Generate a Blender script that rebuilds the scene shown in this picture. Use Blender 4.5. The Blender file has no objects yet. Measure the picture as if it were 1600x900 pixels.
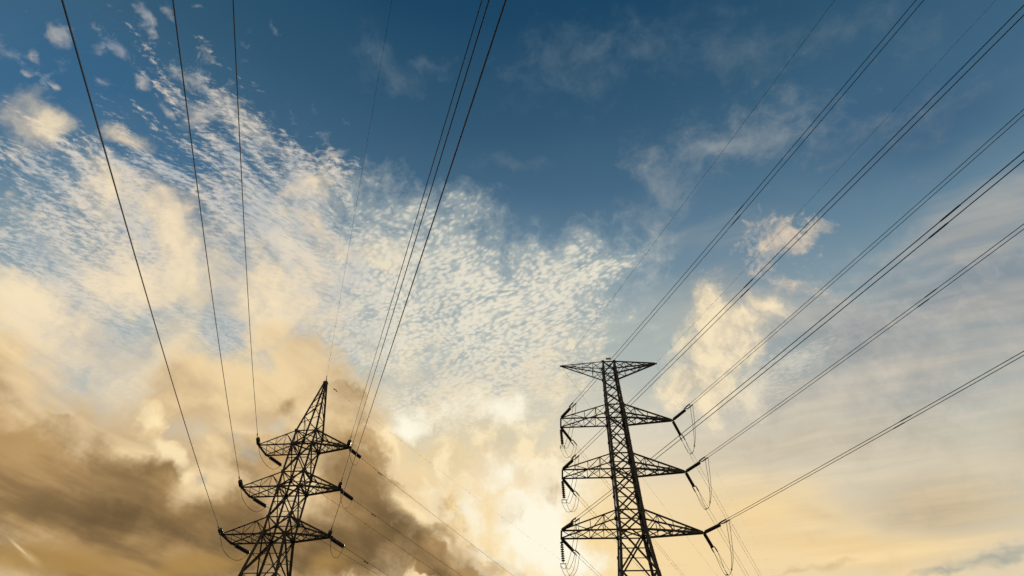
import bpy, bmesh, math, random
from mathutils import Vector, Matrix
random.seed(7)
PI = math.pi
SC = bpy.context.scene; COL = SC.collection

# ---------------------------------------------------------------- camera
PITCH = math.radians(46.0); ROLL = math.atan2(14, 846)
cam = bpy.data.cameras.new('camera'); co = bpy.data.objects.new('camera', cam); COL.objects.link(co)
cam.sensor_width = 36; cam.lens = 876/1600*36; cam.clip_start = .1; cam.clip_end = 30000
co.matrix_world = Matrix.Translation((0, 0, 1.6)) @ Matrix.Rotation(PI/2 + PITCH, 4, 'X') @ Matrix.Rotation(ROLL, 4, 'Z')
SC.camera = co
SC.view_settings.view_transform = 'Standard'; SC.view_settings.look = 'None'
SC.view_settings.exposure = 0; SC.view_settings.gamma = 1
SC.view_settings.use_curve_mapping = False
# ---------------------------------------------------------------- sun
def azel(az, el):
    az, el = math.radians(az), math.radians(el)
    return Vector((math.sin(az)*math.cos(el), math.cos(az)*math.cos(el), math.sin(el)))
SUN_AZ, SUN_EL = 2.7, 24.2
sun = bpy.data.lights.new('sun', 'SUN'); sun.energy = 2.0; sun.angle = math.radians(.5); sun.color = (1, .86, .68)
so = bpy.data.objects.new('sun', sun); COL.objects.link(so)
so.rotation_euler = azel(SUN_AZ, SUN_EL).to_track_quat('Z', 'Y').to_euler()

# ---------------------------------------------------------------- sky: Nishita daylight under layers of procedural cloud
world = bpy.data.worlds.new('World'); SC.world = world; world.use_nodes = True
NT = bpy.data.node_groups.new('cloud_layers', 'ShaderNodeTree')
NT.interface.new_socket('Color', in_out='OUTPUT', socket_type='NodeSocketColor')
def nd(t, **kw):
    n = NT.nodes.new(t)
    for k, v in kw.items(): setattr(n, k, v)
    return n
def con(n, i, v):
    if hasattr(v, 'links') or hasattr(v, 'is_output'): NT.links.new(v, n.inputs[i])
    else: n.inputs[i].default_value = v
def M_(op, a, b=0., c=0., clamp=False):
    n = nd('ShaderNodeMath', operation=op, use_clamp=clamp); con(n, 0, a); con(n, 1, b); con(n, 2, c); return n.outputs[0]
def V_(op, a, b=(0, 0, 0), s=1.):
    n = nd('ShaderNodeVectorMath', operation=op); con(n, 0, a)
    if op == 'SCALE': con(n, 3, s)
    else: con(n, 1, b)
    return n.outputs['Value'] if op in ('LENGTH', 'DOT_PRODUCT') else n.outputs[0]
def SM(x, lo, hi):
    n = nd('ShaderNodeMapRange', interpolation_type='SMOOTHSTEP', clamp=True)
    con(n, 0, x); con(n, 1, lo); con(n, 2, hi); con(n, 3, 0.); con(n, 4, 1.); return n.outputs[0]
def lin(c):
    return tuple(((v/255)/12.92 if v/255 <= .04045 else ((v/255+.055)/1.055)**2.4) for v in c)
def MIX(f, a, b):
    n = nd('ShaderNodeMix', data_type='RGBA', clamp_factor=True); con(n, 0, f)
    for i, v in ((6, a), (7, b)):
        if isinstance(v, tuple): n.inputs[i].default_value = (*v, 1)
        else: NT.links.new(v, n.inputs[i])
    return n.outputs[2]
def NOISE(vec, scale, detail=5., rough=.55, dist=0., lac=2.0, color=False):
    n = nd('ShaderNodeTexNoise'); con(n, 'Vector', vec); con(n, 'Scale', scale); con(n, 'Detail', detail); con(n, 'Roughness', rough); con(n, 'Distortion', dist); con(n, 'Lacunarity', lac)
    return n.outputs['Color' if color else 'Fac']
DIR = nd('ShaderNodeTexCoord').outputs['Generated']
sep = nd('ShaderNodeSeparateXYZ'); con(sep, 0, DIR)
Z = M_('MAXIMUM', sep.outputs[2], .06)
inv = M_('DIVIDE', 1., Z)
PL = V_('SCALE', DIR, s=inv)                              # where the view ray meets the cloud sheet
def ROT(vec, ang, scale=(1, 1, 1), loc=(0, 0, 0)):
    n = nd('ShaderNodeMapping', vector_type='TEXTURE'); con(n, 0, vec)      # first coordinate runs along ang
    n.inputs['Rotation'].default_value = (0, 0, math.radians(ang)); n.inputs['Scale'].default_value = tuple(1/q for q in scale); n.inputs['Location'].default_value = loc
    return n.outputs[0]
# drifting of the outlines
w1 = V_('SUBTRACT', NOISE(DIR, 5, 2, .6, color=True), (.5, .5, .5)); w2 = V_('SUBTRACT', NOISE(DIR, 22, 3, .65, color=True), (.5, .5, .5))
WARP = V_('ADD', V_('ADD', DIR, V_('SCALE', w1, s=.16)), V_('SCALE', w2, s=.05))
WARPF = V_('ADD', V_('ADD', DIR, V_('SCALE', w1, s=.05)), V_('SCALE', w2, s=.035))
WARPS = V_('ADD', DIR, V_('SCALE', w1, s=.10))
PREV = None                                               # evaluation order: each cloud waits for the one before it
def after(vec):
    if PREV is None: return vec
    n = nd('ShaderNodeVectorMath', operation='MULTIPLY_ADD'); con(n, 0, PREV); con(n, 1, (1e-8, 1e-8, 1e-8)); con(n, 2, vec); return n.outputs[0]
def blob(vec, az, el, rot, s1, s2):
    c = azel(az, el); e = Vector((math.cos(math.radians(az)), -math.sin(math.radians(az)), 0)); u = c.cross(e) * -1
    if u.z < 0: u = -u
    r = math.radians(rot); t1 = e*math.cos(r) + u*math.sin(r); t2 = c.cross(t1)
    n = nd('ShaderNodeMapping', vector_type='TEXTURE'); con(n, 0, vec)
    n.inputs['Rotation'].default_value = Matrix((t1, t2, c)).transposed().to_euler(); n.inputs['Scale'].default_value = (s1, s2, 1e4)
    return V_('LENGTH', n.outputs[0])
def FIELD(vec, blobs, k=.25):
    """1 in the middle of a cloud, 0 on its outline, negative outside."""
    global PREV
    f = None
    for i, (az, el, rot, s1, s2, st) in enumerate(blobs):
        if i % 4 == 0: v0 = after(vec)
        v = M_('MULTIPLY_ADD', blob(v0, az, el, rot, s1, s2), -st, st)
        if f is None: f = v
        else:
            n = nd('ShaderNodeMath', operation='SMOOTH_MAX'); con(n, 0, f); con(n, 1, v); con(n, 2, k); f = n.outputs[0]
        PREV = f
    return f
# textures shared by the layers
PLW = V_('ADD', PL, V_('SCALE', w1, s=.22))
PLS = V_('ADD', PL, V_('SCALE', w1, s=.10))
PLW2 = V_('ADD', PL, V_('SCALE', V_('SUBTRACT', NOISE(PL, 4, 1, .5, color=True), (.5, .5, .5)), s=.09))
puff = NOISE(WARPF, 9, 6, .6)
big = NOISE(WARPS, 3.2, 3, .5)
fine = NOISE(WARPF, 30, 4, .65)
streakL = NOISE(ROT(PLW, 60, (3.2, 12, 1)), 1., 5, .6)
veil = NOISE(ROT(PLS, -20, (1.1, 5.5, 1)), 1., 5, .55)
streakR = NOISE(ROT(PLS, -20, (2.2, 22, 1)), 1., 6, .62)
cirr = NOISE(ROT(PLW, -35, (3.5, 9, 1)), 1., 6, .68, .4)
soft = NOISE(ROT(PLW, 70, (1.6, 3.4, 1)), 1., 4, .52)
hazen = M_('MULTIPLY_ADD', fine, .5, M_('MULTIPLY', cirr, .5))
bill = NOISE(WARPF, 16, 5, .6)
# altocumulus: rows of small rounded cells
vor = nd('ShaderNodeTexVoronoi', feature='SMOOTH_F1'); con(vor, 'Vector', ROT(PLW2, -38, (66, 96, 1))); con(vor, 'Scale', 1.); con(vor, 'Smoothness', .45); con(vor, 'Randomness', .9)
cell = M_('SUBTRACT', 1., vor.outputs['Distance'])
ripn = NOISE(ROT(PLW2, -38, (48, 110, 1)), 1., 4, .62)
wav = NOISE(ROT(PLW2, -38, (4.5, 22, 1)), 1., 3, .5)
rip = M_('ADD', M_('ADD', M_('MULTIPLY', cell, .44), M_('MULTIPLY', wav, .18)), M_('MULTIPLY', ripn, .5))   # mean .62
# broken rows of flecks on the left
ripL = M_('ADD', NOISE(ROT(PLW2, 20, (50, 96, 1)), 1., 5, .66), M_('MULTIPLY', NOISE(ROT(PLW2, 62, (7, 26, 1)), 1., 3, .5), .8))   # mean .9

# clear sky
nish = nd('ShaderNodeTexSky', sky_type='NISHITA'); nish.sun_disc = False; nish.sun_elevation = math.radians(SUN_EL); nish.sun_rotation = math.radians(SUN_AZ)
nish.air_density = 1.; nish.dust_density = 1.5; nish.ozone_density = 2.5
elv = M_('ARCSINE', sep.outputs[2]); 
def RAMP(x, stops):
    n = nd('ShaderNodeValToRGB'); con(n, 0, x); cr = n.color_ramp
    while len(cr.elements) < len(stops): cr.elements.new(.5)
    for e, (p, c) in zip(cr.elements, stops): e.position = p; e.color = (*lin(c), 1)
    return n.outputs[0]
e1 = M_('MULTIPLY', elv, 180/math.pi/90)
e2 = M_('ADD', M_('MULTIPLY_ADD', M_('MULTIPLY', sep.outputs[0], sep.outputs[0]), .24, e1), M_('MULTIPLY', M_('SUBTRACT', big, .5), .05))
base = RAMP(e2, [(.0, (205,175,130)), (.245, (235,214,174)), (.35, (215,207,184)), (.433, (172,182,178)), (.49, (136,158,167)), (.545, (100,133,153)), (.62, (64,103,130)), (.69, (44,86,113)), (.80, (14,66,97)), (1., (8,48,76))])
sky = MIX(.12, base, V_('SCALE', nish.outputs[0], s=.07))

def LAYER(color, field, lo, hi, op=1.):
    global sky, PREV
    m = SM(field, lo, hi); PREV = m
    if callable(color): color = color()
    sky = MIX(M_('MULTIPLY', m, op), sky, color)
    return m
def F(vec, blobs, tex=None, amp=1., k=.25, mid=.5):
    f = FIELD(vec, blobs, k)
    return f if tex is None else M_('MULTIPLY_ADD', M_('SUBTRACT', tex, mid), amp, f)
def C(a, b, t, lo=.3, hi=.7): return lambda: MIX(SM(M_('MULTIPLY_ADD', PREV, 1e-8, t), lo, hi), lin(a), lin(b))

# bluer sky on the left and right
LAYER(lin((42,96,138)), F(WARPS, [(-62.5, 45.1, 55, 0.217, 0.154, 1.00), (-49.6, 45.6, 5, 0.206, 0.122, 0.80)]), -.1, 1., .6)
LAYER(lin((46,84,120)), F(WARPS, [(55.6, 47.4, -34, 0.175, 0.099, 1.00)]), -.1, .9, .5)
# glow round the hidden sun
LAYER(lin((247,216,156)), F(WARPS, [(6.7, 19.8, -1, 0.487, 0.201, 1.00), (-7.0, 30.4, 34, 0.235, 0.129, 0.80)], big, .8), -.15, .95, .9)
# grey white veil on the right
LAYER(C((132,143,152),(180,177,170),veil,.32,.66), F(WARPS, [(52.1, 33.8, -16, 0.226, 0.111, 1.00), (38.8, 34.4, -12, 0.237, 0.096, 1.00), (53.0, 37.6, -20, 0.129, 0.035, 0.90), (27.9, 42.8, -8, 0.141, 0.075, 0.50)], veil, 2.0), -.2, .75, .9)
LAYER(lin((188,183,174)), F(WARPS, [(50.2, 39.5, -19, 0.125, 0.013, 1.00), (53.4, 35.5, -17, 0.086, 0.009, 1.00), (50.4, 36.0, -19, 0.105, 0.011, 0.80), (43.3, 36.4, -18, 0.096, 0.008, 0.80), (51.1, 32.6, -32, 0.052, 0.009, 0.80), (54.8, 39.0, -25, 0.067, 0.012, 0.80)], streakR, 2.0), -.3, 1.6, .4)
LAYER(C((164,166,166),(204,194,178),veil,.35,.65), F(WARPS, [(40.1, 29.3, -15, 0.258, 0.055, 1.00), (32.0, 31.2, -11, 0.135, 0.059, 0.80)], veil, 1.2), -.1, .9, .75)
LAYER(C((196,184,162),(228,214,186),veil), F(WARPS, [(30.1, 27.0, -8, 0.295, 0.075, 1.00), (37.2, 24.2, -11, 0.233, 0.061, 0.80)], veil, 1.), -.1, .8, .75)
LAYER(C((186,168,136),(214,192,156),veil,.35,.65), F(WARPS, [(38.8, 20.6, -11, 0.164, 0.049, 1.00), (47.9, 22.4, -22, 0.059, 0.071, 0.60), (29.0, 21.6, -7, 0.068, 0.014, 0.70)], veil, 1.3), -.1, 1., .85)
LAYER(lin((168,160,152)), F(WARPS, [(47.9, 22.4, -22, 0.064, 0.047, 0.90)], veil, 1.1), -.1, 1., .5)
LAYER(C((236,204,146),(250,220,166),veil), F(WARPS, [(30.6, 19.1, -8, 0.259, 0.046, 1.00), (24.3, 22.6, -9, 0.146, 0.074, 0.90)], veil, 1.), -.1, .9, .85)
LAYER(lin((140,154,150)), F(WARPF, [(40.6, 16.7, 1, 0.090, 0.012, 1.00), (37.0, 16.4, -1, 0.051, 0.007, 0.80)], veil, 1.4), -.1, 1.1, .75)
LAYER(lin((200,170,124)), F(WARPF, [(28.6, 17.9, 3, 0.051, 0.007, 1.00), (15.9, 18.9, -4, 0.032, 0.004, 0.70), (25.8, 17.6, 7, 0.044, 0.005, 1.00)], veil, 1.4), .0, 1.2, .5)
# fibres in the veil
LAYER(lin((214,206,194)), F(WARPS, [(39.0, 32.6, -13, 0.347, 0.142, 0.90)], streakR, 2.4), .2, 1.8, .25)
LAYER(lin((150,146,146)), F(WARPS, [(39.3, 27.9, -11, 0.299, 0.108, 0.80)], streakR, -2.6), .3, 1.8, .3)
LAYER(lin((172,180,174)), F(WARPS, [(13.5, 39.5, 2, 0.165, 0.100, 1.00), (19.4, 42.6, 8, 0.130, 0.066, 0.70), (33.5, 34.3, -8, 0.109, 0.059, 0.70)], veil, 1.6), -.2, 1.2, .7)
LAYER(lin((222,212,194)), F(WARPS, [(40.5, 32.0, -14, 0.337, 0.223, 1.00)], M_('MULTIPLY_ADD', fine, .6, M_('MULTIPLY', bill, .4)), 3.8), .2, 1.8, .42)
LAYER(lin((150,148,142)), F(WARPS, [(39.8, 28.9, -11, 0.315, 0.208, 0.90)], bill, -3.6), .1, 1.8, .34)
# thin high cirrus on the blue
LAYER(lin((168,172,170)), F(WARP, [(33.8, 54.6, -23, 0.069, 0.031, 1.20), (26.0, 54.1, -60, 0.108, 0.041, 0.90), (23.3, 50.7, 45, 0.064, 0.065, 1.00), (40.8, 54.2, -18, 0.183, 0.071, 0.70), (20.4, 48.3, 6, 0.064, 0.033, 0.80)], hazen, 3.2), -.1, 1.7, .66)
LAYER(lin((104,124,138)), F(WARP, [(-26.6, 64.3, 6, 0.060, 0.040, 1.00), (-19.3, 66.5, 19, 0.052, 0.020, 0.90), (12.0, 68.0, 9, 0.154, 0.060, 0.80), (28.7, 65.2, -6, 0.196, 0.060, 0.60), (45.7, 60.8, -20, 0.105, 0.058, 0.70), (54.2, 49.0, -21, 0.150, 0.065, 0.80), (59.6, 56.6, -43, 0.153, 0.044, 0.60), (-2.9, 58.8, -4, 0.089, 0.015, 0.90), (55.2, 41.4, -23, 0.109, 0.026, 0.70)], hazen, 3.2), -.1, 1.6, .6)
# altocumulus sheet
ALTO = FIELD(WARP, [(-9.0, 43.6, -18, 0.260, 0.158, 1.30), (7.7, 47.5, 10, 0.136, 0.068, 1.00), (-14.9, 52.1, -2, 0.132, 0.045, 0.50), (0.2, 38.8, 11, 0.215, 0.124, 1.00), (-17.5, 39.9, 12, 0.162, 0.121, 1.00), (15.6, 48.4, 10, 0.077, 0.029, 0.60), (-4.5, 34.9, 13, 0.189, 0.088, 1.10), (1.9, 42.7, 20, 0.182, 0.091, 1.00)], .3)
LAYER(C((166,177,177),(190,195,188),wav,.35,.65), M_('ADD', ALTO, M_('MULTIPLY_ADD', fine, 1.6, -.75)), -.4, .9, .92)
m_ = SM(M_('MULTIPLY_ADD', fine, 1.2, M_('ADD', ALTO, -.6)), -.35, .8)
m2 = SM(M_('MULTIPLY_ADD', rip, 5.0, M_('MULTIPLY_ADD', m_, 1.1, -3.4)), -.7, 1.1)
LAYER(C((214,210,196),(238,229,208),big,.35,.6), M_('MULTIPLY', m_, m2), .0, 1.15, .9)
LAYER(lin((240,222,186)), F(WARP, [(-4.3, 33.0, 8, 0.255, 0.087, 1.00), (4.2, 36.3, 8, 0.135, 0.099, 0.80), (-13.9, 35.3, 9, 0.119, 0.098, 0.70)], fine, 2.4), -.2, 1.3, .7)
# flecked sheet on the left
FLK = FIELD(WARP, [(-34.1, 47.5, -5, 0.184, 0.104, 0.85), (-47.4, 40.8, 1, 0.168, 0.074, 0.90), (-47.6, 32.4, -10, 0.155, 0.099, 1.10), (-45.0, 52.5, -17, 0.097, 0.039, 0.40), (-39.5, 38.7, 11, 0.261, 0.108, 1.10), (-27.9, 42.8, 21, 0.131, 0.118, 1.00)], .3)
LAYER(C((172,178,180),(212,203,188),puff,.35,.6), M_('ADD', FLK, M_('MULTIPLY_ADD', streakL, 3., -1.6)), -.1, 1.1, .65)
LAYER(C((196,198,196),(230,218,200),puff,.35,.6), M_('ADD', M_('MULTIPLY_ADD', M_('MINIMUM', FLK, 0.), 1.2, M_('MULTIPLY', FLK, .8)), M_('MULTIPLY_ADD', ripL, 3.8, -3.4)), -.3, 1.0, .8)
LAYER(lin((150,162,172)), F(WARPF, [(-56.9, 53.3, 29, 0.247, 0.118, 0.90), (-62.7, 45.8, 55, 0.100, 0.113, 0.80), (-37.7, 55.7, 12, 0.151, 0.092, 0.80)], fine, 4.2), .75, 1.9, .6)
# cream wash over the middle left
LAYER(C((196,188,174),(238,218,182),puff,.3,.6), F(WARP, [(-46.3, 30.7, -6, 0.169, 0.050, 1.00), (-46.7, 28.2, -7, 0.150, 0.056, 1.30), (-42.3, 31.4, -13, 0.101, 0.043, 1.20), (-38.8, 31.6, -9, 0.113, 0.080, 1.10), (-40.5, 28.6, -10, 0.100, 0.051, 1.00), (-37.3, 37.7, 15, 0.133, 0.080, 1.00), (-34.1, 42.1, -7, 0.154, 0.071, 0.90), (-42.2, 41.5, 43, 0.069, 0.088, 0.90), (-28.3, 38.8, 9, 0.119, 0.074, 0.90)], puff, 2.2, .25), -.2, 1.1, .8)
# scattered scraps at the upper left
LAYER(C((140,150,162),(190,184,176),puff,.4,.65), F(WARPF, [(-65.2, 48.9, 14, 0.019, 0.015, 1.00), (-62.3, 49.8, 6, 0.013, 0.012, 0.80), (-61.0, 51.3, 13, 0.019, 0.013, 1.00), (-62.6, 54.9, 23, 0.021, 0.012, 1.00), (-60.4, 54.5, 8, 0.014, 0.009, 0.80), (-61.0, 56.7, 11, 0.013, 0.009, 0.80), (-63.7, 45.1, 16, 0.008, 0.007, 0.80), (-61.4, 45.9, 2, 0.009, 0.007, 1.00), (-64.9, 46.9, 19, 0.012, 0.013, 0.60), (-56.7, 50.7, -10, 0.017, 0.023, 1.00), (-52.9, 49.9, 11, 0.014, 0.009, 1.00), (-59.6, 48.5, 29, 0.011, 0.006, 0.80), (-58.9, 58.5, 56, 0.011, 0.005, 0.60), (-64.5, 51.0, 22, 0.010, 0.009, 0.50), (-53.6, 53.4, -10, 0.024, 0.019, 0.80), (-54.4, 56.2, -8, 0.019, 0.013, 0.50), (-49.5, 61.7, -8, 0.020, 0.008, 0.60),(-31.9, 54.7, 28, 0.026, 0.011, 1.00), (-50.7, 51.5, -13, 0.041, 0.037, 0.80), (-48.2, 54.4, -14, 0.034, 0.019, 0.60)], fine, 2.2), .05, 1.1, .85)
# warm low puffs
LAYER(C((206,192,172),(246,226,190),puff,.35,.62), F(WARP, [(-59.7, 42.9, -13, 0.042, 0.027, 0.70), (-52.2, 46.2, 8, 0.030, 0.022, 0.90), (-50.0, 41.3, 68, 0.033, 0.069, 0.80), (-45.1, 42.7, 58, 0.052, 0.084, 1.20), (-40.4, 39.0, 41, 0.052, 0.088, 1.10), (-36.9, 40.4, -17, 0.104, 0.058, 1.00), (-32.6, 50.7, 17, 0.079, 0.021, 1.00), (-29.2, 48.4, -3, 0.111, 0.026, 1.00), (-23.8, 47.1, -2, 0.095, 0.033, 0.80), (-49.1, 32.8, -3, 0.059, 0.050, 0.90), (-57.8, 38.6, 46, 0.014, 0.012, 0.80), (-55.9, 38.0, 30, 0.019, 0.012, 0.60), (-30.9, 39.3, -10, 0.138, 0.092, 1.00), (-43.2, 37.1, -4, 0.084, 0.037, 0.80), (-44.0, 33.0, -11, 0.099, 0.043, 0.90)], puff, 2.8, .2), -.1, 1.2, .9)
# right hand puffs
LAYER(C((198,188,168),(252,232,194),bill,.35,.62), F(WARPF, [(25.6, 41.4, -6, 0.027, 0.047, 1.00), (29.4, 39.2, -40, 0.045, 0.029, 1.00), (24.9, 36.5, 6, 0.068, 0.062, 1.00), (27.5, 36.5, -16, 0.039, 0.052, 0.80), (20.1, 34.5, -11, 0.041, 0.036, 1.00), (32.0, 39.8, -21, 0.029, 0.025, 0.80), (23.9, 33.0, -2, 0.090, 0.037, 0.80), (25.3, 38.3, -10, 0.045, 0.089, 1.40), (22.1, 35.1, -12, 0.051, 0.040, 1.30)], M_('MULTIPLY_ADD', bill, .5, M_('MULTIPLY', fine, .5)), 3.2, .2), -.35, .85, .92)
LAYER(C((176,170,164),(238,216,186),puff,.4,.6), F(WARPF, [(37.1, 44.3, 17, 0.057, 0.050, 1.10), (41.2, 44.4, -19, 0.028, 0.016, 0.90), (34.7, 42.9, -35, 0.032, 0.019, 0.90), (36.1, 40.4, -46, 0.037, 0.014, 0.50)], fine, 4.2, .2), -.1, 1.3, .85)
LAYER(lin((222,214,196)), F(WARPF, [(32.1, 34.1, 8, 0.076, 0.023, 1.00), (28.0, 32.7, 6, 0.069, 0.030, 1.00)], ripn, 3.0), -.1, 1.1, .55)

# ---- the great low cloud bank on the left
BANK = F(WARPF, [(-21.8, 32.1, -12, 0.135, 0.071, 0.90), (-18.2, 27.4, -0, 0.102, 0.109, 1.10), (-13.0, 21.8, 15, 0.098, 0.106, 1.20), (-5.8, 20.2, -35, 0.100, 0.053, 1.30), (-1.4, 18.8, -33, 0.078, 0.038, 1.30), (-29.3, 20.0, 12, 0.346, 0.175, 1.40), (-43.4, 20.7, -19, 0.262, 0.135, 1.40), (-31.3, 30.5, -3, 0.112, 0.085, 0.80), (-24.7, 35.9, -10, 0.113, 0.052, 0.70)], puff, 1.3, .25)
bankm = LAYER(C((206,178,136),(240,212,164),soft,.38,.62), BANK, -.1, .4, .95)
def INB(blobs, tex, amp): return M_('MULTIPLY_ADD', M_('SUBTRACT', bankm, 1.), 3., F(WARP, blobs, tex, amp))
# gold lit parts
LAYER(lin((250,222,170)), INB([(-31.7, 31.3, 8, 0.100, 0.039, 0.90), (-30.7, 36.1, 4, 0.105, 0.035, 0.80), (-25.5, 30.8, 15, 0.048, 0.051, 0.50), (-34.0, 27.4, -35, 0.124, 0.020, 1.00), (-45.2, 28.4, -13, 0.118, 0.022, 0.90), (-30.1, 26.7, -32, 0.049, 0.026, 0.70), (-12.7, 29.9, 27, 0.027, 0.085, 0.90)], puff, 2.), .0, 1.2, .85)
# shaded bodies
LAYER(C((136,108,70),(178,142,92),soft,.36,.64), INB([(-43.4, 20.7, -14, 0.225, 0.105, 1.50), (-30.8, 17.7, 11, 0.258, 0.083, 1.60), (-34.9, 21.8, -19, 0.148, 0.061, 1.10), (-36.1, 18.5, 9, 0.206, 0.073, 1.20), (-28.2, 18.7, -4, 0.157, 0.073, 1.20), (-15.4, 24.3, 22, 0.078, 0.140, 1.20), (-7.1, 20.4, -37, 0.120, 0.051, 1.30), (-2.6, 18.8, -33, 0.059, 0.028, 1.10), (-17.9, 19.7, 7, 0.132, 0.081, 1.20), (-24.0, 25.3, 12, 0.084, 0.067, 0.80), (-18.1, 34.0, -28, 0.065, 0.041, 0.70), (-24.2, 31.0, 14, 0.039, 0.041, 0.30)], bill, 1.2), -.1, .8, .92)
LAYER(C((100,81,54),(130,103,66),soft), INB([(-35.2, 19.5, 6, 0.153, 0.046, 1.00), (-31.0, 19.2, -3, 0.118, 0.048, 1.00), (-14.2, 21.7, 6, 0.079, 0.094, 1.10), (-23.8, 18.5, -1, 0.126, 0.059, 1.15), (-6.3, 19.1, -31, 0.080, 0.029, 1.00), (-34.3, 23.7, -4, 0.068, 0.030, 0.80), (-18.3, 19.2, 7, 0.112, 0.063, 1.10), (-10.9, 20.9, -22, 0.092, 0.064, 1.00)], bill, 1.5), -.15, 1.1, .85)
# lighter folds inside the bank
LAYER(lin((214,176,122)), INB([(-26.7, 20.2, 1, 0.142, 0.043, 0.20), (-34.9, 20.8, -15, 0.171, 0.053, 0.40), (-43.0, 22.8, -20, 0.096, 0.028, 0.60), (-16.0, 26.5, 18, 0.050, 0.091, 0.30)], bill, 3.4), .3, 1.8, .4)
# cool grey gaps
LAYER(C((150,158,158),(188,180,164),puff), F(WARP, [(-40.8, 32.3, -13, 0.026, 0.070, 0.70), (-36.1, 36.9, -8, 0.093, 0.048, 0.70), (-25.3, 25.6, 13, 0.024, 0.029, 0.80), (-29.0, 23.2, -7, 0.027, 0.014, 0.90), (-27.3, 27.4, 14, 0.027, 0.019, 0.60), (-19.4, 38.2, -17, 0.065, 0.032, 0.70), (-23.1, 36.5, -5, 0.083, 0.038, 0.70)], puff, 2.2), .1, 1.1, .65)
# yellow light low on the left
LAYER(lin((172,136,78)), F(WARPS, [(-38.2, 15.1, 13, 0.130, 0.030, 1.10), (-17.5, 18.2, 37, 0.043, 0.025, 0.60), (-28.7, 16.4, 18, 0.115, 0.020, 0.90)], soft, .8), -.2, .8, .85)
LAYER(lin((248,222,172)), F(DIR, [(-39.9, 15.9, -25, 0.024, 0.002, 1.00), (-39.0, 15.5, -23, 0.019, 0.005, 0.50)], puff, .8), -.2, 1., .6)
# broken bright cloud beside the bank
LAYER(C((202,190,158),(255,234,190),bill,.38,.6), F(WARPF, [(-6.8, 28.6, 4, 0.108, 0.052, 0.80), (-0.4, 30.7, 6, 0.143, 0.053, 0.80), (-10.3, 28.3, 6, 0.043, 0.062, 0.70), (5.3, 28.8, -2, 0.087, 0.073, 0.80)], bill, 3.2, .3), -.2, 1.1, .8)
LAYER(lin((255,249,226)), F(WARPF, [(3.7, 22.8, -1, 0.084, 0.087, 1.90), (-0.4, 27.7, 1, 0.043, 0.031, 1.00), (-11.4, 31.4, 7, 0.041, 0.036, 1.10), (-2.1, 33.7, 7, 0.089, 0.033, 0.80), (-4.9, 24.1, -39, 0.062, 0.026, 0.80), (6.5, 25.9, -2, 0.085, 0.060, 0.90), (-2.1, 20.3, -35, 0.070, 0.029, 0.80), (4.2, 20.4, -1, 0.123, 0.056, 1.20), (-9.8, 27.8, -23, 0.028, 0.016, 0.50)], bill, 2.6, .3), -.1, 1., .97)
LAYER(lin((255,232,184)), F(WARPF, [(-33.6, 25.3, 55, 0.016, 0.044, 1.30), (-35.8, 27.4, 55, 0.019, 0.034, 1.10), (-30.9, 23.5, 49, 0.014, 0.015, 0.80), (-13.1, 29.2, 27, 0.012, 0.053, 0.90), (-10.2, 24.3, 56, 0.012, 0.042, 1.00), (-5.9, 21.3, 52, 0.011, 0.041, 0.90)], bill, 2.2), .0, .9, .85)
LAYER(lin((255,238,196)), F(WARPF, [(-5.3, 24.1, 44, 0.010, 0.062, 1.00), (-9.7, 26.9, 25, 0.012, 0.031, 0.90), (-0.2, 20.4, 48, 0.012, 0.040, 0.90)], bill, 2.6), .0, 1.1, .8)
# golden shreds in front of the blaze
LAYER(C((200,164,106),(240,206,146),fine,.4,.6), F(WARPF, [(-6.4, 25.2, 13, 0.023, 0.030, 0.90), (-5.1, 23.2, 27, 0.020, 0.030, 0.90), (-3.7, 21.3, -30, 0.037, 0.015, 1.00), (-1.7, 19.6, -30, 0.060, 0.019, 1.10), (-10.1, 29.5, 6, 0.026, 0.010, 0.50), (5.3, 26.2, -1, 0.028, 0.030, 0.55), (2.3, 24.5, 14, 0.042, 0.014, 0.45)], bill, 3.4), -.1, 1.2, .75)

go = nd('NodeGroupOutput'); NT.links.new(V_('SCALE', sky, s=10.), go.inputs[0])
WT = world.node_tree; WT.nodes.clear(); grp = WT.nodes.new('ShaderNodeGroup'); grp.node_tree = NT
bg = WT.nodes.new('ShaderNodeBackground'); bg.inputs['Strength'].default_value = .1; out = WT.nodes.new('ShaderNodeOutputWorld')
WT.links.new(grp.outputs[0], bg.inputs['Color']); WT.links.new(bg.outputs[0], out.inputs['Surface'])
world.cycles.sampling_method = 'MANUAL'; world.cycles.sample_map_resolution = 256
SC.cycles.use_adaptive_sampling = True; SC.cycles.adaptive_threshold = .02; SC.cycles.adaptive_min_samples = 6

# ---------------------------------------------------------------- materials
def mat(name, col, rough=.6, metal=0., var=.35, scale=6., col2=None, bump=0.):
    m = bpy.data.materials.new(name); m.use_nodes = True
    nt = m.node_tree; b = nt.nodes['Principled BSDF']
    b.inputs['Roughness'].default_value = rough; b.inputs['Metallic'].default_value = metal
    tc = nt.nodes.new('ShaderNodeTexCoord'); n = nt.nodes.new('ShaderNodeTexNoise')
    n.inputs['Scale'].default_value = scale; n.inputs['Detail'].default_value = 6
    nt.links.new(tc.outputs['Object'], n.inputs['Vector'])
    r = nt.nodes.new('ShaderNodeValToRGB')
    c2 = col2 or tuple(c*(1-var) for c in col)
    r.color_ramp.elements[0].position = .35; r.color_ramp.elements[1].position = .65
    r.color_ramp.elements[0].color = (*c2, 1); r.color_ramp.elements[1].color = (*col, 1)
    nt.links.new(n.outputs['Fac'], r.inputs['Fac']); nt.links.new(r.outputs['Color'], b.inputs['Base Color'])
    if bump:
        bp = nt.nodes.new('ShaderNodeBump'); bp.inputs['Strength'].default_value = bump
        nt.links.new(n.outputs['Fac'], bp.inputs['Height']); nt.links.new(bp.outputs['Normal'], b.inputs['Normal'])
    return m
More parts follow.
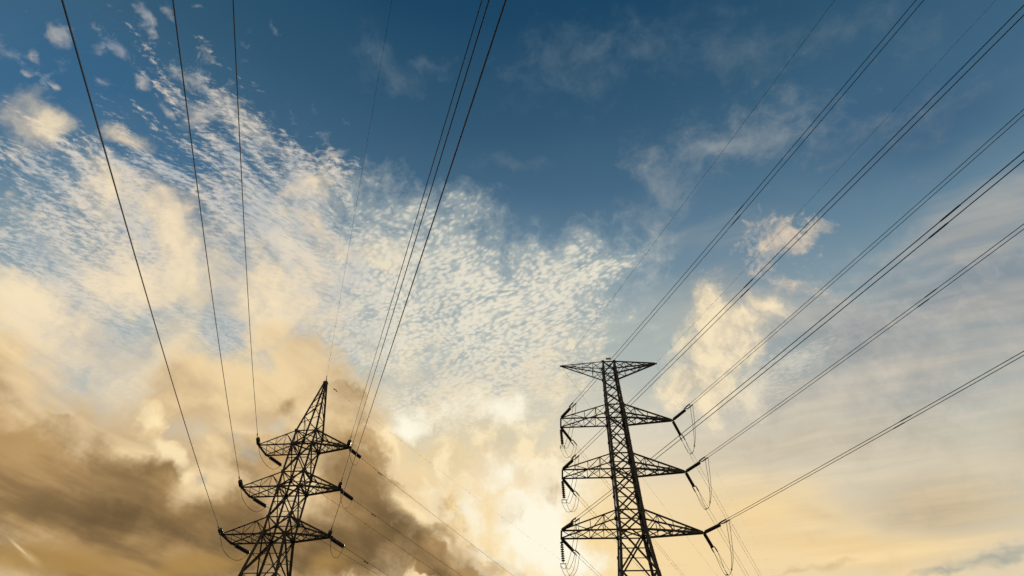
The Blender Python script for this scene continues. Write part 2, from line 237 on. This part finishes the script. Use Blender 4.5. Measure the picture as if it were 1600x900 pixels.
STEEL = mat('weathered_steel', (.034, .024, .017), .75, .2, col2=(.022, .015, .012), scale=3)
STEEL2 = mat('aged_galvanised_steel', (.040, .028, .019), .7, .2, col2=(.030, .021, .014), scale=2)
CERAM = mat('brown_glazed_porcelain', (.035, .016, .011), .3, 0, scale=8)
WIRE = mat('aluminium_conductor', (.045, .040, .038), .6, .4, scale=20)
PLATE = mat('yellow_brown_paint', (.30, .19, .03), .6, 0, scale=5)
GRASS = mat('field_grass', (.07, .09, .03), .95, 0, scale=.6, col2=(.05, .05, .025), bump=.4)
CONC = mat('concrete', (.30, .29, .27), .9, 0, scale=4)

# ---------------------------------------------------------------- mesh helpers
def mesh_from(bm, name, m):
    me = bpy.data.meshes.new(name); bm.to_mesh(me); bm.free(); me.materials.append(m); return me
def link(name, me, parent=None, **kw):
    o = bpy.data.objects.new(name, me); COL.objects.link(o)
    if parent: o.parent = parent
    for k, v in kw.items(): o[k] = v
    return o
def thing(name, label, cat, loc=(0, 0, 0), rz=0, group=None):
    o = bpy.data.objects.new(name, None); COL.objects.link(o); o.location = loc; o.rotation_euler = (0, 0, rz)
    o.empty_display_size = .5; o['label'] = label; o['category'] = cat
    if group: o['group'] = group
    return o
def tag(o, label, cat, group=None):
    o['label'] = label; o['category'] = cat
    if group: o['group'] = group
    return o
def frame(d, up=None):
    z = d.normalized(); u = up or Vector((0, 0, 1))
    if abs(z.dot(u)) > .97: u = Vector((0, 1, 0))
    x = u.cross(z).normalized(); y = z.cross(x)
    return Matrix((x, y, z)).transposed()
LPROF = [(0, 0), (1, 0), (1, .13), (.13, .13), (.13, 1), (0, 1)]       # rolled angle section
def add_angle(bm, A, B, w, up=None):
    R = frame(B-A, up); vs = []
    for P in (A, B):
        vs.append([bm.verts.new(P + R @ Vector(((x-.35)*w, (y-.35)*w, 0))) for x, y in LPROF])
    for i in range(6): bm.faces.new((vs[0][i], vs[0][(i+1) % 6], vs[1][(i+1) % 6], vs[1][i]))
    bm.faces.new(vs[0][::-1]); bm.faces.new(vs[1])
def unit_angle(m, name):
    bm = bmesh.new(); add_angle(bm, Vector((0, 0, 0)), Vector((0, 0, 1)), 1); return mesh_from(bm, name, m)
def box(bm, c, s, R=None):
    r = bmesh.ops.create_cube(bm, size=1)
    M = Matrix.Translation(c) @ (R.to_4x4() if R else Matrix()) @ Matrix.Diagonal((*s, 1))
    bmesh.ops.transform(bm, matrix=M, verts=r['verts'])
def bar(me, A, B, w, parent, name, spin=0.):
    A = Vector(A); B = Vector(B); o = bpy.data.objects.new(name, me); COL.objects.link(o); o.parent = parent
    R = frame(B-A).to_4x4() @ Matrix.Rotation(spin, 4, 'Z')
    o.matrix_local = Matrix.Translation(A) @ R @ Matrix.Diagonal((w, w, (B-A).length, 1))
    return o
def tube(bm, pts, r, n=6):
    rings = []
    for i, p in enumerate(pts):
        d = (pts[min(i+1, len(pts)-1)] - pts[max(i-1, 0)]); R = frame(d)
        rr = r[i] if isinstance(r, (list, tuple)) else r
        rings.append([bm.verts.new(p + R @ Vector((rr*math.cos(2*PI*k/n), rr*math.sin(2*PI*k/n), 0))) for k in range(n)])
    for a, b in zip(rings, rings[1:]):
        for k in range(n): bm.faces.new((a[k], a[(k+1) % n], b[(k+1) % n], b[k]))
    bm.faces.new(rings[0][::-1]); bm.faces.new(rings[-1])
def lathe(bm, prof, n=10):
    rings = [[bm.verts.new((r*math.cos(2*PI*k/n), r*math.sin(2*PI*k/n), z)) for k in range(n)] for r, z in prof]
    for a, b in zip(rings, rings[1:]):
        for k in range(n): bm.faces.new((a[k], a[(k+1) % n], b[(k+1) % n], b[k]))
    bm.faces.new(rings[0][::-1]); bm.faces.new(rings[-1])
ANG = {STEEL: unit_angle(STEEL, 'angle_bar'), STEEL2: unit_angle(STEEL2, 'angle_bar_heavy')}

# ---------------------------------------------------------------- ground
bm = bmesh.new()
N = 40
gv = [[bm.verts.new(((i/N-.5)*12000*abs(i/N-.5)*2, (j/N-.5)*12000*abs(j/N-.5)*2, 0)) for j in range(N+1)] for i in range(N+1)]
for i in range(N):
    for j in range(N): bm.faces.new((gv[i][j], gv[i+1][j], gv[i+1][j+1], gv[i][j+1]))
link('ground', mesh_from(bm, 'ground', GRASS), kind='structure')

# ---------------------------------------------------------------- pylons
SG = [(-1, -1), (1, -1), (1, 1), (-1, 1)]
class Pylon:
    """widths: list of (height, half width x, half width y)"""
    def __init__(s, label, loc, rz, widths, m, legw):
        s.k = 1.2 if m is STEEL else 1.12
        s.root = thing('electricity_pylon', label, 'pylon', loc, rz, 'lattice pylons'); s.w = widths; s.m = m; s.ang = ANG[m]
        hs = [w[0] for w in widths]
        for sx, sy in SG:
            bm = bmesh.new()
            for h0, h1 in zip(hs, hs[1:]):
                wd = legw * s.k * (1.25 if h0 < 20 else 1.0 if h1 < 45 else .8)
                add_angle(bm, s.c(h0, sx, sy), s.c(h1, sx, sy), wd)
            link('leg', mesh_from(bm, 'leg', m), s.root)
        bm = bmesh.new(); box(bm, Vector((0, 0, 0)), (1, 1, 1)); s.gus = mesh_from(bm, 'gusset_plate', m)
        if label.find('peak') >= 0 or True:
            for sx, sy in SG:
                bm = bmesh.new(); p = s.c(0, sx, sy); box(bm, p + Vector((0, 0, .1)), (.9, .9, .6))
                link('concrete_footing', mesh_from(bm, 'concrete_footing', CONC), s.root)
    def hw(s, h):
        for (h0, x0, y0), (h1, x1, y1) in zip(s.w, s.w[1:]):
            if h0 <= h <= h1:
                t = (h-h0)/(h1-h0); return x0+(x1-x0)*t, y0+(y1-y0)*t
        return s.w[-1][1:]
    def c(s, h, sx, sy):
        x, y = s.hw(h); return Vector((x*sx, y*sy, h))
    def bar(s, A, B, w, name='brace', parent=None, spin=0.): return bar(s.ang, A, B, w*(.98 if s.m is STEEL else 1.05), parent or s.root, name, spin)
    def gusset(s, p, size, face):
        o = bpy.data.objects.new('gusset_plate', s.gus); COL.objects.link(o); o.parent = s.root
        o.location = p; o.scale = (size, .03, size) if face == 'y' else (.03, size, size)
    def faces(s):
        for i in range(4): yield SG[i], SG[(i+1) % 4], ('y' if i % 2 == 0 else 'x')
    def panel(s, h0, h1, w, kind='X', flip=0):
        for i, (a, b, f) in enumerate(s.faces()):
            off = Vector((0, .02, 0)) if f == 'y' else Vector((.02, 0, 0))
            A0, A1, B0, B1 = s.c(h0, *a), s.c(h1, *a), s.c(h0, *b), s.c(h1, *b)
            if kind in ('X', 'Xr'):
                s.bar(A0+off, B1+off, w); s.bar(B0-off, A1-off, w, spin=PI/2)
            if kind == 'XX':                       # double lattice
                Am, Bm = (A0+A1)/2, (B0+B1)/2
                s.bar(A0+off, B1+off, w); s.bar(B0-off, A1-off, w)
                s.bar(Am+off, (B1*.5+B1*.5), w*.7) if 0 else None
            if kind == 'Xr':                       # redundant members from the crossing to the legs
                M = (A0+B1+B0+A1)/4
                s.bar(A0.lerp(A1, .5), A0.lerp(B1, .5), w*.5); s.bar(B0.lerp(B1, .5), B0.lerp(A1, .5), w*.5)
            if kind == 'Z':
                if (i+flip) % 2: s.bar(A0+off, B1+off, w)
                else: s.bar(B0+off, A1+off, w)
            if kind == 'K':
                M = (A1+B1)/2; s.bar(A0+off, M+off, w); s.bar(B0-off, M-off, w, spin=PI/2)
                for t in (.35, .68):
                    s.bar(A0.lerp(A1, t), A0.lerp(M, t), w*.5); s.bar(B0.lerp(B1, t), B0.lerp(M, t), w*.5)
                    s.bar(A0.lerp(A1, t), A0.lerp(M, t*.5), w*.5); s.bar(B0.lerp(B1, t), B0.lerp(M, t*.5), w*.5)
    def ring(s, h, w, plan=False):
        for a, b, f in s.faces():
            off = Vector((0, 0, .03 if f == 'x' else -.03)); s.bar(s.c(h, *a)+off, s.c(h, *b)+off, w, 'horizontal_strut')
        if plan:
            s.bar(s.c(h, -1, -1), s.c(h, 1, 1)+Vector((0, 0, .04)), w*.8, 'horizontal_strut')
            s.bar(s.c(h, 1, -1)+Vector((0, 0, -.05)), s.c(h, -1, 1)+Vector((0, 0, -.05)), w*.8, 'horizontal_strut')
    def arm(s, side, hb, hu, length, end, w0, label=None, n=3, flat_top=False):
        """end: half depth of the outer end (0 = pointed)."""
        roots_b = [s.c(hb, side, y) for y in (-1, 1)]; roots_u = [s.c(hu, side, y) for y in (-1, 1)]
        hh = hu if flat_top else hb
        tips = [Vector((side*length, y*max(end, .05), hh)) for y in (-1, 1)]
        bm = bmesh.new()
        for k in (0, 1):
            w = w0*s.k; add_angle(bm, roots_b[k], tips[k] - Vector((0, 0, .03)), w); add_angle(bm, roots_u[k], tips[k] + Vector((0, 0, .05)), w*.8)
        w = w0
        if end > .1: add_angle(bm, tips[0] + Vector((0, -.12, 0)), tips[1] + Vector((0, .12, 0)), w*1.1)
        else: box(bm, tips[0].lerp(tips[1], .5), (.5, .16, .14))
        p = link('cross_arm', mesh_from(bm, 'cross_arm', s.m), s.root)
        if label: p['label'] = label
        fr = [i/(n+1) for i in range(n+2)]
        B = [[roots_b[k].lerp(tips[k], t) for t in fr] for k in (0, 1)]
        U = [[roots_u[k].lerp(tips[k], t) for t in fr] for k in (0, 1)]
        for k in (0, 1):
            for i in range(1, n+1):
                s.bar(B[k][i], U[k][i], w*.42, 'brace', p)
            for i in range(0, n):                                     # side diagonals
                if i % 2 == 0: s.bar(B[k][i], U[k][i+1], w*.5, 'brace', p)
                else: s.bar(U[k][i], B[k][i+1], w*.5, 'brace', p)
        flat = U if flat_top else B
        other = B if flat_top else U
        for i in range(0, n+1):                                       # plan bracing
            if i % 2 == 0: s.bar(flat[0][i], flat[1][i+1], w*.5, 'brace', p)
            else: s.bar(flat[1][i], flat[0][i+1], w*.5, 'brace', p)
            if end > .1 or i < n-1:
                if i % 2: s.bar(flat[0][i], flat[1][i+1], w*.42, 'brace', p)
                else: s.bar(flat[1][i]+Vector((0,0,-.04)), flat[0][i+1]+Vector((0,0,-.04)), w*.42, 'brace', p)
        s.bar(other[0][1], other[1][1], w*.42, 'brace', p)
        s.bar(other[0][0], other[1][1], w*.42, 'brace', p)
        # gussets at the roots
        for k, y in ((0, -1), (1, 1)):
            for q in (roots_b[k], roots_u[k]): s.gusset(q + Vector((0, y*.05, 0)), w*2.6, 'y')
        return p

RLOC = (13.4, 61.05, 0); RROT = math.radians(-4)
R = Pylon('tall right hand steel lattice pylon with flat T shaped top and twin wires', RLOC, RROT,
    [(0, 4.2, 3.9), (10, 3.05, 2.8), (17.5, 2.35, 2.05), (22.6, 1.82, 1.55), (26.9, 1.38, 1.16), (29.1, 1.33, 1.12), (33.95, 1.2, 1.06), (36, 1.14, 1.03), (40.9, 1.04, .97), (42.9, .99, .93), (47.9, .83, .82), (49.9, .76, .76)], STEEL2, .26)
for h0, h1, w, k in [(0, 10, .2, 'K'), (10, 17.5, .18, 'Xr'), (17.5, 22.6, .17, 'Xr'), (22.6, 26.9, .17, 'X'), (26.9, 29.1, .15, 'X'), (29.1, 31.6, .15, 'X'), (31.6, 33.95, .15, 'X'),
        (33.95, 36, .14, 'X'), (36, 38.5, .14, 'X'), (38.5, 40.9, .14, 'X'), (40.9, 42.9, .13, 'X'), (42.9, 44.6, .11, 'X'), (44.6, 46.3, .11, 'X'), (46.3, 47.9, .11, 'X'), (47.9, 49.9, .1, 'X')]:
    R.panel(h0, h1, w, k)
for h, w, pl in [(10, .14, 1), (17.5, .12, 0), (20, .08, 0), (22.6, .1, 0), (24.9, .08, 0), (26.9, .14, 1), (29.1, .12, 0), (31.6, .09, 0), (33.95, .14, 1), (36, .12, 0), (38.5, .09, 0), (40.9, .14, 1), (42.9, .12, 0), (45.5, .08, 0), (47.9, .1, 1), (49.9, .12, 1)]:
    R.ring(h, w, pl)
RA = []
for lv, (hb, hu, LL) in enumerate([(40.9, 42.9, 6.93), (33.95, 35.95, 7.1), (26.9, 29.1, 7.58)]):
    R.arm(-1, hb, hu, LL, 1.05, .17); R.arm(1, hb, hu, LL, 0, .17)
    RA.append((hb, LL))
R.arm(-1, 47.9, 49.9, 6.4, 0, .15, flat_top=True); R.arm(1, 47.9, 49.9, 6.4, 0, .15, flat_top=True)
for h in (44.6, 46.3, 38.5, 31.6, 24.9, 22.6, 45.5):                   # splice plates on the legs
    for sx, sy in SG: R.gusset(R.c(h, sx, sy) + Vector((0, sy*.03, 0)), .34 if h < 40 else .27, 'y')
bm = bmesh.new()                                                        # number plate on the top frame
box(bm, Vector((0, -.98, 50.2)), (.66, .05, .3))
link('sign_plate', mesh_from(bm, 'sign_plate', PLATE), R.root, label='small yellow brown plate on the top of the pylon')

LLOC = (-20.87, 51.95, 0); LROT = math.radians(-5.3)
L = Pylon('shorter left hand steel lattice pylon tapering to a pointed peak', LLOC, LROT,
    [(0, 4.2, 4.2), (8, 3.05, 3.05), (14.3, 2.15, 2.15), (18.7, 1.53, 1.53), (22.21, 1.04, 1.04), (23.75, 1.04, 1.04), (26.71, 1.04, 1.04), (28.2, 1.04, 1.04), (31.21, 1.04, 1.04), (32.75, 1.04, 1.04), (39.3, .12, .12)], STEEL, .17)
for h0, h1, w, k in [(0, 8, .15, 'K'), (8, 14.3, .14, 'Xr'), (14.3, 18.7, .13, 'Xr'), (18.7, 22.21, .13, 'X'), (22.21, 23.75, .11, 'X'), (23.75, 26.71, .11, 'X'),
        (26.71, 28.2, .11, 'X'), (28.2, 31.21, .11, 'X'), (31.21, 32.75, .1, 'X'), (32.75, 34.6, .08, 'Z'), (34.6, 36.4, .08, 'Z'), (36.4, 38, .07, 'Z')]:
    L.panel(h0, h1, w, k, flip=int(h0*3) % 2)
for h, w, pl in [(8, .1, 1), (14.3, .08, 0), (18.7, .07, 0), (20.4, .05, 0), (22.21, .13, 1), (23.75, .09, 0), (25.2, .06, 0), (26.71, .13, 1), (28.2, .09, 0), (29.7, .06, 0), (31.21, .13, 1), (32.75, .09, 1)]:
    L.ring(h, w, pl)
for i, h in enumerate((33.7, 35.6, 37.3)):
    for a, b, f in L.faces(): L.bar(L.c(h, *a), L.c(h+.9, *b), .05)
LA = []
for hb, hu, LL in [(31.21, 32.75, 4.55), (26.71, 28.2, 4.7), (22.21, 23.75, 4.85)]:
    L.arm(-1, hb, hu, LL, 1.03, .13); L.arm(1, hb, hu, LL, 0, .13); LA.append((hb, LL))
bm = bmesh.new(); box(bm, Vector((0, 0, 39.45)), (.42, .42, .3)); tube(bm, [Vector((0, 0, 39.5)), Vector((0, -.05, 39.95))], .06)
link('peak_cap', mesh_from(bm, 'peak_cap', STEEL), L.root)

for P, h0, h1, st in ((R, 16, 47.5, .9), (L, 14, 32.5, .9)):               # climbing pegs up one leg
    peg = bmesh.new(); tube(peg, [Vector((0, 0, 0)), Vector((0, 0, 1))], .5, 5); pm = mesh_from(peg, 'step_peg', P.m); h = h0; k = 0
    while h < h1:
        p = P.c(h, 1, -1); k += 1; bar(pm, p, p + (Vector((.28, 0, 0)) if k % 2 else Vector((0, -.28, 0))), .035, P.root, 'step_peg'); h += st/2
def world(P, q): return P.root.matrix_basis @ Vector(q)
for P, loc, rz in ((R, RLOC, RROT), (L, LLOC, LROT)): P.M = Matrix.Translation(loc) @ Matrix.Rotation(rz, 4, 'Z')

# ---------------------------------------------------------------- insulator strings
def disc_mesh(r, h):
    bm = bmesh.new(); lathe(bm, [(.04, 0), (.055, h*.25), (r*.75, h*.32), (r, h*.55), (r*.97, h*.66), (r*.45, h*.62), (.05, h*.72), (.03, h)], 12)
    me = mesh_from(bm, 'disc', CERAM)
    for p in me.polygons: p.use_smooth = True
    return me
DISC_R = disc_mesh(.185, .146); DISC_L = disc_mesh(.19, .146); DISC_S = disc_mesh(.20, .25)
def insulator(P, d, n, mesh, pitch, label, group, sway=None, lead=.25, name='tension_insulator'):
    d = d.normalized(); t = thing(name, label, 'insulator', P, 0, group)
    q = frame(d).to_4x4(); t.rotation_euler = q.to_euler()
    for i in range(n):
        o = bpy.data.objects.new('disc', mesh); COL.objects.link(o); o.parent = t; o.location = (0, 0, lead + i*pitch)
    bm = bmesh.new(); tube(bm, [Vector((0, 0, 0)), Vector((0, 0, lead + n*pitch + .12))], .035); box(bm, Vector((0, 0, lead*.4)), (.06, .16, lead*.8))
    link('link_rod', mesh_from(bm, 'link_rod', STEEL), t)
    return t, lead + n*pitch + .12

def path(P0, th, a, b, ts):
    return [Vector((P0[0]+t*math.sin(th), P0[1]+t*math.cos(th), P0[2]+a*t+b*t*t)) for t in ts]
def steps(t0, t1):
    out = [t0]; t = t0
    while t < t1: t = min(t1, t + max(.8, min(6, .8+(t-t0)*.06))); out.append(t)
    return out
def damper(bm, p, d, s=1.):
    R_ = frame(d); q = p - Vector((0, 0, .09*s))
    box(bm, p - Vector((0, 0, .04*s)), (.05*s, .05*s, .12*s))
    for sg in (-1, 1):
        c = q + R_ @ Vector((0, 0, sg*.2*s)); tube(bm, [c - R_ @ Vector((0, 0, .08*s)), c + R_ @ Vector((0, 0, .08*s))], .045*s, 8)
    tube(bm, [q - R_ @ Vector((0, 0, .2*s)), q + R_ @ Vector((0, 0, .2*s))], .015*s, 5)

def spline(pts, n=16):
    """Catmull-Rom through the points."""
    out = []; P = [pts[0]*2-pts[1]] + pts + [pts[-1]*2-pts[-2]]
    for i in range(1, len(P)-2):
        for k in range(n):
            t = k/n; a, b, c, d = P[i-1:i+3]
            out.append(.5*((2*b) + (c-a)*t + (2*a-5*b+4*c-d)*t*t + (3*b-a-3*c+d)*t**3))
    out.append(pts[-1]); return out

LEVEL = ['upper', 'middle', 'lower']
TOWARD_R = {('L', 0): (162.0, -.1132, .000378), ('L', 1): (162.01, -.1004, .000209), ('L', 2): (162.03, -.1, .000329), ('R', 0): (162.03, -.0866, .000269), ('R', 1): (162.03, -.0921, .000393), ('R', 2): (162.01, -.0797, .000168)}
AWAY_R = {('L', 0): (30.24, -.078, .000219), ('L', 1): (30.05, -.0901, .000397), ('L', 2): (30.08, -.0697, .000394), ('R', 0): (29.72, -.1401, .000427), ('R', 1): (29.85, -.1353, .000407), ('R', 2): (29.89, -.1343, .000401)}
WHERE = {'L': 'left', 'R': 'right'}
def twin(P0, prm, start, label, group, end, r=.021, sep=.2, spacer_at=()):
    th = math.radians(prm[0]); a, b = prm[1:]
    side = Vector((math.cos(th), -math.sin(th), 0)); q0 = path(P0, th, a, b, [start])[0]
    t = thing('twin_conductor', label, 'power line', q0, 0, group)
    ends = []
    for sg in (-1, 1):
        bm = bmesh.new(); pts = [p + side*sg*sep for p in path(P0, th, a, b, steps(start+.35, end))]
        tube(bm, [p - q0 for p in pts], r, 5)
        link('conductor', mesh_from(bm, 'conductor', WIRE), t)
        bm = bmesh.new(); pp = [p + side*sg*sep - q0 for p in path(P0, th, a, b, [start+.05, start+.35, start+.5, start+1.15])]
        tube(bm, pp, [.05, .07, .08, .06], 8)
        link('dead_end_clamp', mesh_from(bm, 'dead_end_clamp', STEEL), t)
        ends.append(pp[-1] + q0)
    bm = bmesh.new(); R_ = frame(path(P0, th, a, b, [start+.5])[0]-q0)
    box(bm, Vector((0, 0, 0)), (sep*2+.12, .10, .07), Matrix.Rotation(-th, 3, 'Z'))
    link('yoke_plate', mesh_from(bm, 'yoke_plate', STEEL), t)
    for ta in spacer_at:                                  # compression joints, a little apart on the two wires
        for sg in (-1, 1):
            bm = bmesh.new(); pp = [p + side*sg*sep - q0 for p in path(P0, th, a, b, [ta+sg*.5, ta+sg*.5+.15, ta+sg*.5+.95, ta+sg*.5+1.1])]
            tube(bm, pp, [r*1.2, r*1.65, r*1.65, r*1.2], 8); link('splice_sleeve', mesh_from(bm, 'splice_sleeve', WIRE), t)
    return ends, side
def jumper(pts_list, label, group, r=.024, spacers=()):
    """pts_list: one list of control points per wire"""
    t = thing('jumper_loop', label, 'jumper cable', pts_list[0][0], 0, group); q0 = pts_list[0][0].copy(); sp = []
    for pts in pts_list:
        s_ = spline(pts); sp.append(s_); bm = bmesh.new(); tube(bm, [p-q0 for p in s_], r, 6)
        link('cable', mesh_from(bm, 'cable', WIRE), t)
    if len(sp) > 1:
        for f in spacers:
            i = int(f*(len(sp[0])-1)); bm = bmesh.new(); tube(bm, [sp[0][i]-q0, sp[1][i]-q0], .035, 6); box(bm, sp[0][i]-q0, (.1, .1, .08)); box(bm, sp[1][i]-q0, (.1, .1, .08))
            link('spacer', mesh_from(bm, 'spacer', STEEL), t)
    return t
def hang(A, B, sag, n=5, skew=0.):
    out = []
    for i in range(n+1):
        t = i/n; p = A.lerp(B, t); p = p + Vector((0, 0, -sag*(1-abs(2*t-1)**2.6))); out.append(p)
    return out

SPL = {('R', 2): (25.5,), ('L', 2): (46.4,), ('R', 1): (32.5,), ('L', 1): (33.8,), ('L', 0): (35.5,)}
GR_T, GR_A = 'tension insulators on the right pylon', 'wires of the right pylon'
for lv, (hb, LL) in enumerate(RA):
    for s_ in 'LR':
        if s_ == 'L': Pn, Pf = R.M @ Vector((-LL, -1.1, hb)), R.M @ Vector((-LL, 1.1, hb))
        else: Pn, Pf = R.M @ Vector((LL+.1, -.05, hb)), R.M @ Vector((LL+.1, .05, hb))
        pt, pa = TOWARD_R[s_, lv], AWAY_R[s_, lv]
        arm = f'{LEVEL[lv]} {WHERE[s_]} cross arm of the right pylon'
        dt = path((0, 0, 0), math.radians(pt[0]), pt[1]-.03, 0, [1])[0]; da = path((0, 0, 0), math.radians(pa[0]), pa[1]-.03, 0, [1])[0]
        _, ln = insulator(Pn, dt, 18, DISC_R, .146, f'insulator string pulling towards the camera from the {arm}', GR_T)
        _, lf = insulator(Pf, da, 18, DISC_R, .146, f'insulator string pulling away and down from the {arm}', GR_T)
        en, sn = twin(Pn, pt, ln+.1, f'pair of black wires rising overhead from the {arm}', GR_A, 230, r=.024, spacer_at=SPL.get((s_, lv), ()))
        ef, sf = twin(Pf, pa, lf+.1, f'pair of thin wires receding from the {arm}', 'receding wires of the right pylon', 300, r=.017)
        if s_ == 'R':
            jumper([hang(en[0], ef[0], 3.6), hang(en[1], ef[1], 3.6)], f'double jumper loop hanging below the {arm}', 'jumper loops of the right pylon', spacers=(.42, .72))
        else:
            S0 = Pf + Vector((-.02, .0, -.1))
            _, ls = insulator(S0, Vector((.03, 0, -1)), 9, DISC_S, .235, f'ribbed insulator hanging straight down from the {arm}', 'hanging insulators of the right pylon', name='suspension_insulator', lead=.2)
            Y = S0 + Vector((.06, 0, -ls-.1)); w_ = Vector((.24, 0, 0))
            b_ = bmesh.new(); box(b_, Vector((0, 0, 0)), (.62, .06, .07)); tube(b_, [Vector((-.27, 0, 0)), Vector((-.27, 0, -.35))], .03); tube(b_, [Vector((.27, 0, 0)), Vector((.27, 0, -.35))], .03)
            ya = [Y - w_ + Vector((0, 0, -.3)), Y + w_ + Vector((0, 0, -.3))]
            j = jumper([hang(en[0], ya[1], 1.6)[:-1] + [ya[1]] + hang(ya[1], ef[1], 1.5)[1:], hang(en[1], ya[0], 1.6)[:-1] + [ya[0]] + hang(ya[0], ef[0], 1.5)[1:]],
                   f'double jumper loop looping under the {arm}', 'jumper loops of the right pylon', spacers=())
            o = link('yoke_plate', mesh_from(b_, 'yoke_plate', STEEL), j); o.location = Y - Vector(j.location)

def earth(P0, prm, label, r, end, damp=(), group='earth wires', name='earth_wire', start=0.):
    th = math.radians(prm[0]); pts = path(P0, th, prm[1], prm[2], steps(start, end)); q0 = pts[0].copy()
    bm = bmesh.new(); tube(bm, [p-q0 for p in pts], r, 6)
    o = link(name, mesh_from(bm, name, WIRE)); o.location = q0; tag(o, label, 'power line', group)
    for t in damp:
        p, p2 = path(P0, th, prm[1], prm[2], [t, t+.1]); bm = bmesh.new(); damper(bm, p-q0, p2-p, 1.0)
        link('vibration_damper', mesh_from(bm, 'vibration_damper', STEEL), o)
    return o, pts
EL, ER = R.M @ Vector((-6.45, 0, 49.9)), R.M @ Vector((6.45, 0, 49.9))
earth(EL, (161.99, -.1062, .000261), 'thin earth wire rising from the left tip of the right pylon top arm', .014, 230)
earth(ER, (162.03, -.0834, .000286), 'very thin earth wire rising from the right tip of the right pylon top arm', .010, 230)
earth(EL, (30.08, -.0871, .000398), 'hair thin earth wire dropping away from the left tip of the right pylon top arm', .011, 300)
earth(ER, (30.0, -.12, .0004), 'hair thin earth wire dropping away from the right tip of the right pylon top arm', .004, 300)

TOWARD_L = {('L', 0): (161.8, -.1671, .000637), ('L', 1): (162.01, -.1512, .000474), ('L', 2): (161.85, -.165, .000481), ('R', 0): (161.17, -.1297, .000383), ('R', 1): (161.28, -.1162, .000321), ('R', 2): (161.28, -.1158, .000175)}
AWAY_L = {('L', 0): (30.08, -.0694, .000314), ('L', 1): (30.06, -.0613, .000356), ('L', 2): (30.0, -.066, .00036), ('R', 0): (30.08, -.0655, .000349), ('R', 1): (30.03, -.063, .00043), ('R', 2): (30.03, -.0742, .000408)}
for lv, (hb, LL) in enumerate(LA):
    for s_ in 'LR':
        if s_ == 'L': Pn, Pf = L.M @ Vector((-LL+.05, -1.15, hb)), L.M @ Vector((-LL+.1, 1.12, hb))
        else: Pn, Pf = L.M @ Vector((LL-.1, -.05, hb)), L.M @ Vector((LL-.1, .05, hb))
        pt, pa = TOWARD_L[s_, lv], AWAY_L[s_, lv]; arm = f'{LEVEL[lv]} {WHERE[s_]} cross arm of the left pylon'
        if s_ == 'L': Pc = L.M @ Vector((-LL+.1, -1.03, hb))
        dt = path((0, 0, 0), math.radians(pt[0]), pt[1], 0, [1])[0]; da = path((0, 0, 0), math.radians(pa[0]), pa[1], 0, [1])[0]
        _, ln = insulator(Pn, dt, 10, DISC_L, .146, f'insulator string pulling towards the camera from the {arm}', 'tension insulators on the left pylon', lead=.2)
        _, lf = insulator(Pf, da, 11, DISC_L, .15, f'insulator string pulling away from the {arm}', 'tension insulators on the left pylon', lead=.3)
        w1, p1 = earth(Pn, pt, f'single black wire rising overhead from the {arm}', .023, 230, (ln+1.1,), 'wires of the left pylon', 'conductor', start=ln)
        w2, p2 = earth(Pf, pa, f'single wire receding from the {arm}', .0145, 300, (lf+3.2,), 'receding wires of the left pylon', 'conductor', start=lf)
        jumper([hang(p1[0], p2[0], 1.35 if s_ == 'L' else 1.5)], f'slack jumper loop hanging below the {arm}', 'jumper loops of the left pylon', r=.021)
PK = L.M @ Vector((0, 0, 39.6))
earth(PK, (161.74, -.0862, .000371), 'thin earth wire rising from the peak of the left pylon', .009, 230, (1.2,))
earth(PK, (30.14, -.0163, .000383), 'faint earth wire receding from the peak of the left pylon', .0055, 300, (1.6,))
